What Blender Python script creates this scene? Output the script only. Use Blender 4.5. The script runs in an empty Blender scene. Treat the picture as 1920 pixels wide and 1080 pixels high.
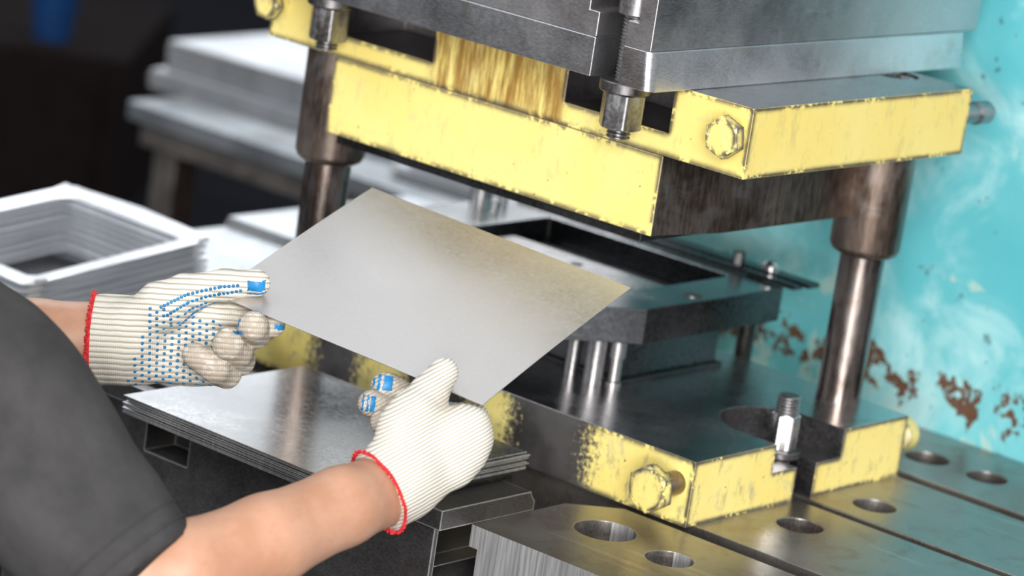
import bpy, bmesh, math, random
import numpy as np
from mathutils import Vector, Matrix
from mathutils.bvhtree import BVHTree
random.seed(4)
SC = bpy.context.scene
COL = SC.collection
V3 = Vector

# ------------------------------------------------------------------ camera, world, lights, exposure
cam_d = bpy.data.cameras.new('camera'); cam = bpy.data.objects.new('camera', cam_d); COL.objects.link(cam)
cam_d.sensor_width = 36.0; cam_d.lens = 120.023
cam_d.clip_start = 0.05; cam_d.clip_end = 60
cam.matrix_world = Matrix(((0.639303, 0.093722, -0.763222, -2.722367), (-0.755380, 0.262219, -0.600534, -1.875933), (0.143848, 0.960446, 0.238433, 1.830337), (0.000000, 0.000000, 0.000000, 1.000000)))
cam_d.dof.use_dof = True; cam_d.dof.focus_distance = 3.27; cam_d.dof.aperture_fstop = 4.0
SC.camera = cam
SC.view_settings.view_transform = 'Standard'; SC.view_settings.look = 'None'
SC.view_settings.gamma = 1.0; SC.view_settings.use_curve_mapping = False
SC.view_settings.exposure = 0.0

world = bpy.data.worlds.new('workshop_daylight'); SC.world = world; world.use_nodes = True
def build_world():
    nt = world.node_tree; nt.nodes.clear()
    out = nt.nodes.new('ShaderNodeOutputWorld'); bg = nt.nodes.new('ShaderNodeBackground')
    tc = nt.nodes.new('ShaderNodeTexCoord'); sep = nt.nodes.new('ShaderNodeSeparateXYZ')
    nt.links.new(tc.outputs['Generated'], sep.inputs[0])
    r = nt.nodes.new('ShaderNodeValToRGB'); mp = nt.nodes.new('ShaderNodeMapRange')
    mp.inputs[1].default_value = -1; mp.inputs[2].default_value = 1
    nt.links.new(sep.outputs['Z'], mp.inputs[0]); nt.links.new(mp.outputs[0], r.inputs[0])
    cr = r.color_ramp
    pts = [(0.0, (.03, .03, .034)), (0.495, (.10, .10, .105)), (0.54, (.80, .84, .88)), (0.64, (1.0, 1.05, 1.1)),
           (0.76, (.42, .44, .47)), (1.0, (.70, .72, .75))]
    while len(cr.elements) < len(pts): cr.elements.new(0.5)
    for e, (p, c) in zip(cr.elements, pts): e.position = p; e.color = (*c, 1)
    nt.links.new(r.outputs[0], bg.inputs[0]); bg.inputs[1].default_value = 0.95
    nt.links.new(bg.outputs[0], out.inputs[0])
build_world()

def area(name, loc, target, sx, sy, power, col):
    d = bpy.data.lights.new(name, 'AREA'); d.shape = 'RECTANGLE'; d.size = sx; d.size_y = sy; d.energy = power; d.color = col
    o = bpy.data.objects.new(name, d); COL.objects.link(o)
    o.location = loc; o.rotation_euler = (V3(target) - V3(loc)).to_track_quat('-Z', 'Y').to_euler()
    return o
area('window_light', (-4.2, -3.6, 3.4), (0, 0.2, 1.0), 2.2, 1.8, 270, (1.0, 0.97, 0.92))
area('skylight', (-2.7, 2.7, 4.4), (-0.1, 0.4, 1.2), 3.0, 3.0, 75, (0.92, 0.97, 1.0))
area('low_fill_light', (-4.7, -3.3, 1.45), (0.4, 0.3, 1.0), 2.6, 1.1, 250, (1.0, 0.98, 0.95))  # unseen low fill, added to brighten the turquoise upright between the dies
area('back_fill_light', (2.2, 2.4, 3.2), (1.0, 1.3, 0.7), 1.5, 1.2, 60, (0.95, 0.98, 1.0))  # unseen fill above the far table, raised to brighten its sheet pile

# ------------------------------------------------------------------ node helpers
class NT:
    def __init__(s, name):
        s.m = bpy.data.materials.new(name); s.m.use_nodes = True; s.t = s.m.node_tree
        s.b = s.t.nodes['Principled BSDF']; s._tc = None
    def n(s, typ, **kw):
        nd = s.t.nodes.new(typ)
        for k, v in kw.items(): setattr(nd, k, v)
        return nd
    def lk(s, a, b): s.t.links.new(a, b)
    def put(s, sock, v):
        if isinstance(v, bpy.types.NodeSocket): s.lk(v, sock)
        elif isinstance(v, (tuple, list)) and len(v) == 3 and sock.type == 'RGBA': sock.default_value = (*v, 1)
        else: sock.default_value = v
    def obj(s, scale=(1, 1, 1), rot=(0, 0, 0)):
        if s._tc is None: s._tc = s.n('ShaderNodeTexCoord').outputs['Object']
        if scale == (1, 1, 1): return s._tc
        mp = s.n('ShaderNodeMapping'); mp.inputs['Scale'].default_value = scale; mp.inputs['Rotation'].default_value = rot; s.lk(s._tc, mp.inputs['Vector'])
        return mp.outputs[0]
    def noise(s, scale, detail=4, rough=.55, vec=None, dist=0.0):
        nd = s.n('ShaderNodeTexNoise'); s.lk(vec if vec is not None else s.obj(), nd.inputs['Vector'])
        nd.inputs['Scale'].default_value = scale; nd.inputs['Detail'].default_value = detail
        nd.inputs['Roughness'].default_value = rough; nd.inputs['Distortion'].default_value = dist
        return nd.outputs['Fac']
    def ramp(s, f, a, b, lo=0.0, hi=1.0):
        nd = s.n('ShaderNodeMapRange'); nd.interpolation_type = 'SMOOTHSTEP'
        s.put(nd.inputs[0], f); nd.inputs[1].default_value = a; nd.inputs[2].default_value = b
        nd.inputs[3].default_value = lo; nd.inputs[4].default_value = hi
        return nd.outputs[0]
    def math(s, op, a, b=0.0):
        nd = s.n('ShaderNodeMath', operation=op); s.put(nd.inputs[0], a); s.put(nd.inputs[1], b); return nd.outputs[0]
    def mix(s, f, a, b, blend='MIX'):
        nd = s.n('ShaderNodeMix', data_type='RGBA', blend_type=blend)
        s.put(nd.inputs[0], f); s.put(nd.inputs[6], a); s.put(nd.inputs[7], b); return nd.outputs[2]
    def fmix(s, f, a, b):
        nd = s.n('ShaderNodeMix', data_type='FLOAT'); s.put(nd.inputs[0], f); s.put(nd.inputs[2], a); s.put(nd.inputs[3], b); return nd.outputs[0]
    def xyz(s):
        nd = s.n('ShaderNodeSeparateXYZ'); s.lk(s.obj(), nd.inputs[0]); return nd.outputs
    def edge(s, r):
        bv = s.n('ShaderNodeBevel', samples=8); bv.inputs[0].default_value = r
        g = s.n('ShaderNodeNewGeometry'); d = s.n('ShaderNodeVectorMath', operation='DOT_PRODUCT')
        s.lk(bv.outputs[0], d.inputs[0]); s.lk(g.outputs['Normal'], d.inputs[1])
        return s.math('SUBTRACT', 1.0, d.outputs['Value'])
    def bump(s, h, strength=.3, dist=.001):
        nd = s.n('ShaderNodeBump'); nd.inputs['Strength'].default_value = strength; nd.inputs['Distance'].default_value = dist
        s.lk(h, nd.inputs['Height']); s.lk(nd.outputs[0], s.b.inputs['Normal'])
    def set(s, **kw):
        names = dict(col='Base Color', rough='Roughness', metal='Metallic', spec='Specular IOR Level', sss='Subsurface Weight')
        for k, v in kw.items(): s.put(s.b.inputs[names[k]], v)
        return s.m

def steel(name, c1, c2, rough=.3, grain=(1, 1, 1), stain=None, stain_amt=.5, metal=1.0, bump=.12, scratch=.0, sc=9.0, edge=0.0, fine_amt=.35):
    k = NT(name)
    big = k.noise(sc, 5, .6); fine = k.noise(240, 3, .6, k.obj(grain[:3], (grain[3], 0, 0)) if len(grain) > 3 else k.obj(grain))
    col = k.mix(k.ramp(big, .3, .7), c1, c2)
    col = k.mix(k.math('MULTIPLY', k.ramp(fine, .35, .7), fine_amt), col, tuple(min(1, v * 1.45 + .03) for v in c2))
    if stain: col = k.mix(k.math('MULTIPLY', k.ramp(k.noise(sc * 2.6, 6, .65, dist=.6), .5, .68), stain_amt), col, stain)
    r = k.math('ADD', k.ramp(big, .25, .75, rough - .06, rough + .09), k.ramp(fine, .3, .7, -.03, .05))
    if scratch > 0:
        sc1 = k.noise(55, 2, .4, k.obj((1, .06, 6)), .3); sc1 = k.ramp(sc1, .66, .70)
        col = k.mix(k.math('MULTIPLY', sc1, scratch), col, (.62, .62, .63))
    if edge > 0:
        e = k.math('ADD', k.math('MULTIPLY', k.ramp(k.edge(.0032), .01, .14), .55), k.math('MULTIPLY', k.noise(120, 5, .7), .45))
        col = k.mix(k.math('MULTIPLY', k.ramp(e, .52, .62), edge), col, (.78, .78, .78))
    k.bump(fine, bump, .0006)
    return k.set(col=col, rough=r, metal=metal)

def paint_yellow(name, chips=.5, bands=None, worn=0.0, grime=None):
    """yellow enamel, chipped to dark steel at edges; bands = list of (y0, y1, soft) painted stretches along the block"""
    k = NT(name)
    base = k.mix(k.ramp(k.noise(7, 4, .6), .3, .72), (.86, .74, .27), (.84, .68, .20))
    base = k.mix(k.math('MULTIPLY', k.ramp(k.noise(60, 6, .75, k.obj((1, 1, .35))), .52, .66), .25 + worn * .5), base, (.24, .24, .17))
    base = k.mix(k.math('MULTIPLY', k.ramp(k.noise(26, 4, .7, dist=1.2), .57, .68), .30 + worn * .3), base, (.52, .50, .30))
    e = k.ramp(k.edge(.012), .0004, .045)
    nz = k.noise(150, 6, .7); nb = k.noise(22, 3, .6)
    chip = k.math('ADD', k.math('MULTIPLY', e, .5), k.math('ADD', k.math('MULTIPLY', k.ramp(nz, .3, .7), .34), k.math('MULTIPLY', k.ramp(nb, .3, .7), .36)))
    m = k.ramp(chip, .83 - .13 * chips, .86 - .13 * chips)
    speck = k.ramp(k.noise(210, 2, .5), .735 - .03 * worn, .75 - .03 * worn)
    m = k.math('MAXIMUM', m, speck)
    if bands:
        y = k.xyz()[1]; tot = None
        yy = k.math('ADD', y, k.math('MULTIPLY', k.math('SUBTRACT', k.noise(170, 6, .75), .5), .12))
        for a, b, s_ in bands:
            p = k.math('MULTIPLY', k.ramp(yy, a - s_, a + s_), k.ramp(yy, b - s_, b + s_, 1.0, 0.0))
            tot = p if tot is None else k.math('MAXIMUM', tot, p)
        m = k.math('MAXIMUM', m, k.math('SUBTRACT', 1.0, tot))
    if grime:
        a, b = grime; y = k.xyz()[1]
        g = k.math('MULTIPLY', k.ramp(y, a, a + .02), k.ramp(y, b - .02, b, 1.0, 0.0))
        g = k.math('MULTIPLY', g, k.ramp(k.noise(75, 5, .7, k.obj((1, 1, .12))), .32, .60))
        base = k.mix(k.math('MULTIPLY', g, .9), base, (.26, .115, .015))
    st = k.mix(k.ramp(k.noise(14, 4), .3, .7), (.11, .10, .10), (.24, .23, .23))
    col = k.mix(m, base, st)
    k.bump(k.math('SUBTRACT', 1.0, m), .35, .0006)
    return k.set(col=col, rough=k.fmix(m, .42, .36), metal=k.math('MULTIPLY', m, .75))

def plain(name, c, rough=.5, metal=0.0, var=.15, sc=20):
    k = NT(name)
    col = k.mix(k.ramp(k.noise(sc, 4), .3, .7), tuple(v * (1 - var) for v in c), tuple(min(1, v * (1 + var)) for v in c))
    return k.set(col=col, rough=rough, metal=metal, spec=.5 if rough < .85 else .05)

M = {}
M['ram'] = steel('ram_steel', (.38, .37, .38), (.50, .49, .50), .36, (1, 1, 8), scratch=.5, edge=.7)
M['flange'] = steel('flange_steel', (.44, .45, .47), (.56, .57, .59), .30, (1, 1, 5), (.30, .22, .12), .25, edge=.6)
M['dark_steel'] = steel('dark_steel', (.12, .115, .118), (.21, .20, .205), .38, sc=12)
M['black_steel'] = steel('oiled_black_steel', (.035, .035, .038), (.075, .073, .075), .42)
M['shoe_top'] = steel('ground_steel_top', (.33, .315, .32), (.44, .43, .435), .24, (6, 1, 1), (.20, .15, .12), .3)
M['brown_steel'] = steel('heat_browned_steel', (.16, .115, .09), (.30, .24, .205), .40, (1, 1, .2), (.42, .38, .36), .6)
M['pillar'] = steel('pillar_steel', (.13, .10, .085), (.27, .235, .22), .24, (1, 1, .1), (.16, .07, .03), .35)
M['bolster'] = steel('bolster_steel', (.24, .215, .20), (.34, .32, .305), .31, (1, 4, 1), (.22, .14, .075), .45, metal=.85, scratch=.25, edge=.5)
M['milled'] = steel('milled_steel', (.36, .36, .37), (.46, .46, .47), .42, (.5, 1.2, .05, .45), bump=.7, metal=.7, fine_amt=.95, sc=4)
M['sheet'] = steel('sheet_steel', (.66, .64, .625), (.70, .68, .665), .33, (1, 1, 1), bump=.0, sc=5, metal=.85, fine_amt=.10)
M['stack_sheet'] = steel('stack_sheet_steel', (.62, .63, .64), (.70, .71, .72), .20, (1, 1, 1), (.40, .40, .41), .25, sc=4, bump=.0, fine_amt=.08)
M['bright'] = steel('bright_steel', (.50, .50, .50), (.70, .70, .70), .22)
M['nut'] = steel('nut_steel', (.24, .235, .24), (.36, .355, .36), .36)
M['bed'] = steel('bed_block_steel', (.085, .08, .08), (.15, .145, .145), .44, (1, 1, 3), (.07, .055, .045), .4, metal=.85, edge=1.0)
M['die'] = steel('die_steel', (.045, .046, .05), (.075, .077, .082), .26)
M['cut_edge'] = steel('sheared_sheet_edge', (.22, .22, .225), (.36, .36, .365), .55, metal=.6)
M['die_top'] = steel('ground_die_top', (.34, .345, .35), (.46, .465, .47), .20, (5, 1, 1))
M['plate_face'] = steel('scuffed_corner_steel', (.16, .165, .18), (.24, .245, .26), .36, scratch=.3, edge=.9)
M['lower_top'] = steel('ground_lower_top', (.50, .49, .495), (.60, .59, .595), .21, (6, 1, 1), (.26, .20, .17), .3)
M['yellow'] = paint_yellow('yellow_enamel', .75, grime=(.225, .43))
M['yellow_plate'] = paint_yellow('yellow_plate_enamel', .55)
M['yellow_worn'] = paint_yellow('worn_yellow_enamel', 1.0, worn=.8)
M['yellow_side'] = paint_yellow('faded_yellow_enamel', .9, bands=[(-.02, .135, .014), (.245, .30, .012), (.395, .46, .012), (.53, .70, .012)], worn=.7)
def teal_mat():
    k = NT('turquoise_press_paint'); o = k.xyz()
    base = k.mix(k.ramp(k.noise(3.2, 4, .6), .3, .7), (.10, .46, .53), (.20, .58, .63))
    base = k.mix(k.ramp(k.noise(6, 5, .65, dist=.5), .45, .68), base, (.45, .74, .78))
    band = k.math('MULTIPLY', k.ramp(o[2], .80, .845), k.ramp(o[2], .862, .89, 1.0, 0.0))
    n1 = k.noise(34, 6, .70); n2 = k.noise(13, 5, .65, dist=.8)
    rust = k.ramp(k.math('ADD', n1, k.math('MULTIPLY', band, .16)), .655, .69)
    pale = k.ramp(k.math('ADD', n2, k.math('MULTIPLY', k.ramp(o[2], .80, .90, 1.0, 0.0), .14)), .63, .68)
    spots = k.ramp(k.noise(38, 3, .5), .685, .72)
    col = k.mix(k.math('MULTIPLY', pale, .55), base, (.55, .66, .58))
    col = k.mix(k.math('MULTIPLY', spots, .7), col, (.07, .17, .20))
    col = k.mix(rust, col, k.mix(k.noise(60, 4), (.065, .027, .014), (.16, .075, .04)))
    return k.set(col=col, rough=k.fmix(rust, .38, .85))
M['teal'] = teal_mat()
M['floor'] = plain('dark_concrete', (.009, .010, .014), 1.0, sc=3)
M['cabinet'] = plain('brown_black_paint', (.010, .007, .007), .9)
M['blue'] = plain('blue_plastic', (.004, .04, .14), .4)
M['red_box'] = plain('dark_red_paint', (.10, .022, .012), .6)
M['tray'] = steel('galvanised_tray_metal', (.70, .72, .77), (.80, .82, .86), .40, sc=6, metal=.6)
M['bench'] = steel('bench_metal', (.42, .445, .47), (.54, .565, .59), .42, sc=5)
M['leg'] = steel('table_leg_metal', (.22, .19, .17), (.34, .30, .27), .45)

# ------------------------------------------------------------------ mesh helpers
def newbm(): return bmesh.new()
def box(bm, x0, x1, y0, y1, z0, z1):
    v = [bm.verts.new((x, y, z)) for z in (z0, z1) for y in (y0, y1) for x in (x0, x1)]
    for f in ((0, 2, 3, 1), (4, 5, 7, 6), (0, 1, 5, 4), (1, 3, 7, 5), (3, 2, 6, 7), (2, 0, 4, 6)): bm.faces.new([v[i] for i in f])
    return bm
def prism(bm, pts, z0, z1):
    a = [bm.verts.new((x, y, z0)) for x, y in pts]; b = [bm.verts.new((x, y, z1)) for x, y in pts]; n = len(pts)
    ar = sum(pts[i][0] * pts[(i + 1) % n][1] - pts[(i + 1) % n][0] * pts[i][1] for i in range(n))
    if ar < 0: a.reverse(); b.reverse()
    bm.faces.new(a[::-1]); bm.faces.new(b)
    for i in range(n): bm.faces.new((a[i], a[(i + 1) % n], b[(i + 1) % n], b[i]))
    return bm
def basis(axis):
    z = V3(axis).normalized(); h = V3((0, 0, 1)) if abs(z.z) < .9 else V3((0, 1, 0))
    x = h.cross(z).normalized(); y = z.cross(x)
    return Matrix((x, y, z)).transposed()
def lathe(bm, prof, base=(0, 0, 0), axis=(0, 0, 1), n=40, fn=None):
    """prof = [(r, h), ...]; fn(theta, r, h) can reshape a ring (hexagons)"""
    B = basis(axis); o = V3(base); rings = []
    for r, h in prof:
        if r <= 1e-6: rings.append([bm.verts.new(o + B @ V3((0, 0, h)))]); continue
        ring = []
        for i in range(n):
            t = 2 * math.pi * i / n; rr = fn(t, r, h) if fn else r
            ring.append(bm.verts.new(o + B @ V3((rr * math.cos(t), rr * math.sin(t), h))))
        rings.append(ring)
    for a, b in zip(rings, rings[1:]):
        if len(a) == 1 and len(b) == 1: continue
        for i in range(n):
            j = (i + 1) % n
            if len(a) == 1: bm.faces.new((a[0], b[j], b[i]))
            elif len(b) == 1: bm.faces.new((a[i], a[j], b[0]))
            else: bm.faces.new((a[i], a[j], b[j], b[i]))
    if len(rings[0]) > 1: bm.faces.new(rings[0][::-1])
    if len(rings[-1]) > 1: bm.faces.new(rings[-1])
    return bm
def cyl(bm, base, axis, r, h, n=40, ch=0.0):
    p = [(r, 0), (r, h)] if ch <= 0 else [(r - ch, 0), (r, ch), (r, h - ch), (r - ch, h)]
    return lathe(bm, p, base, axis, n)
def thread(bm, base, axis, r, h, pitch):
    n = max(2, int(h / pitch)); p = []
    for i in range(n):
        p += [(r * .86, i * h / n), (r, (i + .35) * h / n), (r, (i + .6) * h / n)]
    p += [(r * .84, h)]
    return lathe(bm, p, base, axis, 28)
def hexbar(bm, base, axis, rf, h, ch=.2, turn=0.0, both=False):
    """hexagonal nut or head: rf = half the width over flats, ch = chamfer as a share of rf"""
    B = basis(axis)
    def hx(t):
        t = (t + turn) % (math.pi / 3) - math.pi / 6; return rf / math.cos(t)
    def fn(t, r, hh): return min(hx(t), r)
    c = rf * ch; R = rf / math.cos(math.pi / 6)
    p = ([(rf * .97, 0), (R, c * .6)] if both else [(R, 0)]) + [(R, h - c * .6), (rf * .97, h)]
    return lathe(bm, p, base, axis, 72, fn)
def bar(bm, pts, r, n=10):
    """round bar along a path"""
    pts = [V3(p) for p in pts]; rings = []
    for i, p in enumerate(pts):
        d = (pts[min(i + 1, len(pts) - 1)] - pts[max(i - 1, 0)]).normalized(); B = basis(d)
        rings.append([bm.verts.new(p + B @ V3((r * math.cos(2 * math.pi * k / n), r * math.sin(2 * math.pi * k / n), 0))) for k in range(n)])
    for a, b in zip(rings, rings[1:]):
        for k in range(n): bm.faces.new((a[k], a[(k + 1) % n], b[(k + 1) % n], b[k]))
    bm.faces.new(rings[0][::-1]); bm.faces.new(rings[-1])
    return bm
def to_mesh(bm, name='m'):
    bmesh.ops.recalc_face_normals(bm, faces=bm.faces[:]); me = bpy.data.meshes.new(name); bm.to_mesh(me); bm.free(); return me
def boolean(bm, cutters, op='DIFFERENCE'):
    me = to_mesh(bm); o = bpy.data.objects.new('base', me); COL.objects.link(o); tmp = [o]
    for c in cutters:
        q = bpy.data.objects.new('cut', to_mesh(c)); COL.objects.link(q); tmp.append(q)
        md = o.modifiers.new('b', 'BOOLEAN'); md.object = q; md.operation = op; md.solver = 'EXACT'
    bpy.context.view_layer.update(); dg = bpy.context.evaluated_depsgraph_get()
    res = bpy.data.meshes.new_from_object(o.evaluated_get(dg))
    for q in tmp: bpy.data.objects.remove(q, do_unlink=True)
    return res
def smooth(me, ang=35):
    me.polygons.foreach_set('use_smooth', [True] * len(me.polygons)); me.set_sharp_from_angle(angle=math.radians(ang)); me.update()
def obj(name, geo, mats, parent=None, bevel=0.0, segs=2, pick=None, ang=35, origin=None):
    """one mesh object; vertices are given in world space; pick(centre, normal) chooses the material slot"""
    me = geo if isinstance(geo, bpy.types.Mesh) else to_mesh(geo, name)
    me.name = name; me.materials.clear()
    for m in (mats if isinstance(mats, (list, tuple)) else [mats]): me.materials.append(m)
    if pick:
        for p in me.polygons: p.material_index = pick(p.center, p.normal)
    smooth(me, ang)
    o = bpy.data.objects.new(name, me); COL.objects.link(o)
    if parent is not None:
        b = V3(parent['base']); o.parent = parent; o.location = -b
        if 'base' not in o: o['base'] = (0, 0, 0)
    elif origin is not None:
        me.transform(Matrix.Translation(-V3(origin))); o.location = origin
    if bevel > 0:
        md = o.modifiers.new('edge', 'BEVEL'); md.width = bevel; md.segments = segs; md.limit_method = 'ANGLE'; md.angle_limit = math.radians(40); md.harden_normals = True
    return o
def sub(name, geo, mats, part, **kw):
    """a piece of a part: the part already sits at minus its thing's base, so no further shift"""
    o = obj(name, geo, mats, None, **kw); o.parent = part; return o
def thing(name, label, cat, base, group=None):
    o = bpy.data.objects.new(name, None); COL.objects.link(o); o.empty_display_size = .05
    o.location = base; o['base'] = tuple(base); return tag(o, label, cat, group)
def tag(o, label, cat, group=None, kind=None):
    o['label'] = label; o['category'] = cat
    if group: o['group'] = group
    if kind: o['kind'] = kind
    return o
def structure(o): o['kind'] = 'structure'; return o

# ------------------------------------------------------------------ setting
fl = structure(obj('floor', box(newbm(), -6, 14, -8, 16, -.1, 0), M['floor']))
structure(obj('wall_back', box(newbm(), 13, 13.2, -8, 16, 0, 2.6), M['floor']))
ZB = .80                                      # top of the press table

# press frame: turquoise upright plate behind the die, with the press bed below it
pf = thing('press_machine', 'turquoise painted press upright with rust patches behind the die', 'press machine', (.62, .1, 0))
obj('upright', box(newbm(), .588, .66, -.10, .56, 0, 2.1), M['teal'], pf, .004)
obj('bed', box(newbm(), .02, .584, -.9, .68, 0, .6985), M['dark_steel'], pf, .004)

# bolster: slotted steel table plate with holes
def round_cut(x, y, r, z0=.74, z1=.9): return cyl(newbm(), (x, y, z0), (0, 0, 1), r, z1 - z0, 56)
bp = thing('bolster_plate', 'slotted grey steel press table plate with round holes under the yellow die', 'press table', (.3, 0, .70))
me = boolean(box(newbm(), .0155, .584, -.9, .66, .70, ZB),
             [box(newbm(), .1985, .2135, -1, .7, .76, .9), box(newbm(), .180, .232, -1, .7, .72, .7601),
              box(newbm(), .386, .408, -1, .7, .77, .9), box(newbm(), .372, .422, -1, .7, .72, .7701)]
             + [round_cut(x, y, r) for x, y, r in ((.1276, -.0527, .0245), (.2674, -.0514, .0235), (.4893, -.052, .0235), (.484, .0245, .0255))])
obj('slotted_plate', me, M['bolster'], bp, .0012)
# foreground block
pts = [(-.2046, -.5), (-.2046, .1110), (-.058, .1110), (-.012, .0700), (-.012, -.5)]
me = boolean(prism(newbm(), pts, 0, ZB), [round_cut(-.0883, .034, .032), round_cut(-.0957, -.0532, .0245),
             box(newbm(), -.3, -.16, .100, .2, -.1, .777)])
fb = obj('steel_block', me, [M['bolster'], M['milled']], None, .0012, pick=lambda c, n: 1 if n.x < -.9 else 0, origin=(-.1, -.2, 0))
tag(fb, 'foreground steel block with two round holes and a milled scratched side', 'steel block')

# bed block at the left that carries the sheet stack, with a lip and a T-shaped recess in its end
bb = thing('bed_block', 'dark steel block under the stack of sheets with a bright edged lip', 'steel block', (-.13, .4, 0))
me = boolean(box(newbm(), -.245, -.03, .124, .72, 0, .80),
             [box(newbm(), -.2385, .1, .05, .215, .757, .81), box(newbm(), -.2385, .1, .05, .150, .5, .7565),
              box(newbm(), -.3, -.20, .464, .528, .755, .787)])
obj('body', me, M['bed'], bb, .0012)
me = boolean(box(newbm(), -.252, -.108, .1122, .70, .80, .8205), [cyl(newbm(), (-.098, .1, .825), (0, 1, 0), .018, .7, 24)])
obj('lip', me, [M['bed']], bb, .0012)
obj('shim', box(newbm(), -.232, -.10, .150, .62, .8205, .8262), M['black_steel'], bb, .001)

# ------------------------------------------------------------------ upper die set
ud = thing('upper_die_set', 'yellow painted upper die block hanging under the grey press ram', 'die', (.2, .33, 1.0))
z0, z1 = 1.1632, 1.2356
me = boolean(box(newbm(), 0, .400, 0, .656, z0, z1),
             [box(newbm(), -.1, .11, .0985, .235, 1.187, 1.3), box(newbm(), -.1, .11, .4175, .556, 1.187, 1.3),
              box(newbm(), .30, .5, .09, .235, 1.187, 1.3), cyl(newbm(), (.362, .0765, 1.20), (0, 0, 1), .026, .1, 40)])
def shoe_pick(c, n):
    if abs(n.z) > .5: return 1 if c.z > 1.2 or c.z < 1.165 else 2
    if n.x < -.9 and c.x < .01: return 0
    if n.y < -.9 and c.y < .01: return 0
    if n.y > .9 and c.y > .64: return 0
    if n.x > .9 and c.x > .39: return 0
    return 2
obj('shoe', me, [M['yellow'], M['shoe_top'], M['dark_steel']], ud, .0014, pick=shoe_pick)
pl = prism(newbm(), [(-.0008, .0995), (.012, .0990), (.0957, .0818), (.33, .0797), (.33, .554), (-.0008, .554)], 1.079, z0 - .0002)
obj('punch_plate', pl, [M['yellow_plate'], M['brown_steel']], ud, .0014, pick=lambda c, n: 0 if n.x < -.9 else 1)
obj('punch', box(newbm(), .004, .29, .115, .54, 1.069, 1.079), M['black_steel'], ud, .001)
for x, y in ((.3620, .0768), (.047, .585)):
    me = boolean(lathe(newbm(), [(.0388, 0), (.0388, .118), (.036, .124), (.030, .1275), (.026, .1275)], (x, y, z0), (0, 0, -1), 56), [cyl(newbm(), (x, y, 1.0), (0, 0, 1), .0262, .1632, 48)])
    obj('bushing', me, M['brown_steel'], ud)
obj('guide_plug', lathe(newbm(), [(.0255, 0), (.0255, .030), (.0235, .033), (.016, .033), (.015, .0315), (0, .0315)], (.362, .0765, 1.20), (0, 0, 1), 40), M['bright'], ud)
def side_bolt(parent, base, axis, rs, ls, rf, lh, mat, turn=0.0, shank=None):
    b = hexbar(newbm(), V3(base) + V3(axis) * ls, axis, rf, lh, .16, turn)
    o = obj('bolt_head', b, mat, parent, .0006)
    sub('shank', cyl(newbm(), V3(base) - V3(axis) * .004, axis, rs, ls + .006, 32), shank or mat, o)
    return o
side_bolt(ud, (0, .0145, 1.2045), (-1, 0, 0), .0115, .016, .0188, .013, M['yellow_worn'], .35)
side_bolt(ud, (0, .640, 1.2035), (-1, 0, 0), .0105, .018, .0165, .012, M['yellow_worn'], .1)
o = obj('lift_pin', lathe(newbm(), [(.0105, -.005), (.0105, .045), (.0128, .048), (.0128, .070), (.009, .077), (0, .0785)], (.400, .022, 1.2005), (1, 0, 0), 36), M['nut'], ud)
o['label'] = 'round steel pin'

# ------------------------------------------------------------------ press ram
rm = thing('press_ram', 'grey steel press ram clamped on top of the yellow die', 'press ram', (.2, .4, 1.2356))
slots = []
for yc in (.1362, .5362):
    slots += [box(newbm(), -.2, .05, yc - .0182, yc + .0182, 1.2, 1.3012), box(newbm(), -.2, .055, yc - .031, yc + .031, 1.3010, 1.42)]
me = boolean(box(newbm(), -.0684, .526, .0853, .78, 1.2756, 2.30), slots)
obj('body', me, M['ram'], rm, .0012)
def rrect(x0, x1, y0, y1, r, n=8):
    p = []
    for cx, cy, a in ((x0 + r, y0 + r, 180), (x1 - r * .2, y0 + r * .2, 270), (x1 - r * .2, y1 - r * .2, 0), (x0 + r * .2, y1 - r * .2, 90)):
        rr = r if a == 180 else r * .2
        for i in range(n + 1):
            t = math.radians(a + 90 * i / n); p.append((cx + rr * math.cos(t), cy + rr * math.sin(t)))
    return p
slots = [box(newbm(), -.2, .05, yc - .0182, yc + .0182, 1.2, 1.3) for yc in (.1362, .5362)]
me = boolean(prism(newbm(), rrect(-.0690, .499, .0790, .775, .011), 1.2358, 1.2754), slots)
for v in me.vertices:
    if v.co.y < .12 and v.co.z > 1.25: v.co.y += .005 * max(0, (.12 - v.co.y) / .04) if v.co.y > .08 else .005
obj('flange', me, M['flange'], rm, .0009)

def clamp(x, y, label):
    t = thing('clamp_bolt', label, 'bolt', (x, y, 1.176), 'clamp bolts in the ram slots')
    obj('nut', hexbar(newbm(), (x, y, 1.1872), (0, 0, 1), .0198, .0368, .12, .22, True), M['nut'], t, .0004)
    obj('washer', cyl(newbm(), (x, y, 1.2242), (0, 0, 1), .0265, .0114, 48, .0012), M['dark_steel'], t)
    obj('threaded_rod', thread(newbm(), (x, y, 1.1765), (0, 0, 1), .0122, .126, .0036), M['nut'], t)
    obj('collar', cyl(newbm(), (x, y, 1.3022), (0, 0, 1), .0190, .06, 48, .0012), M['nut'], t)
clamp(-.0395, .1305, 'clamp bolt with nut and washer in the ram slot beside the yellow hexagon bolt')
clamp(-.0395, .5335, 'blurred clamp bolt and nut above the far guide pillar')

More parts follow.
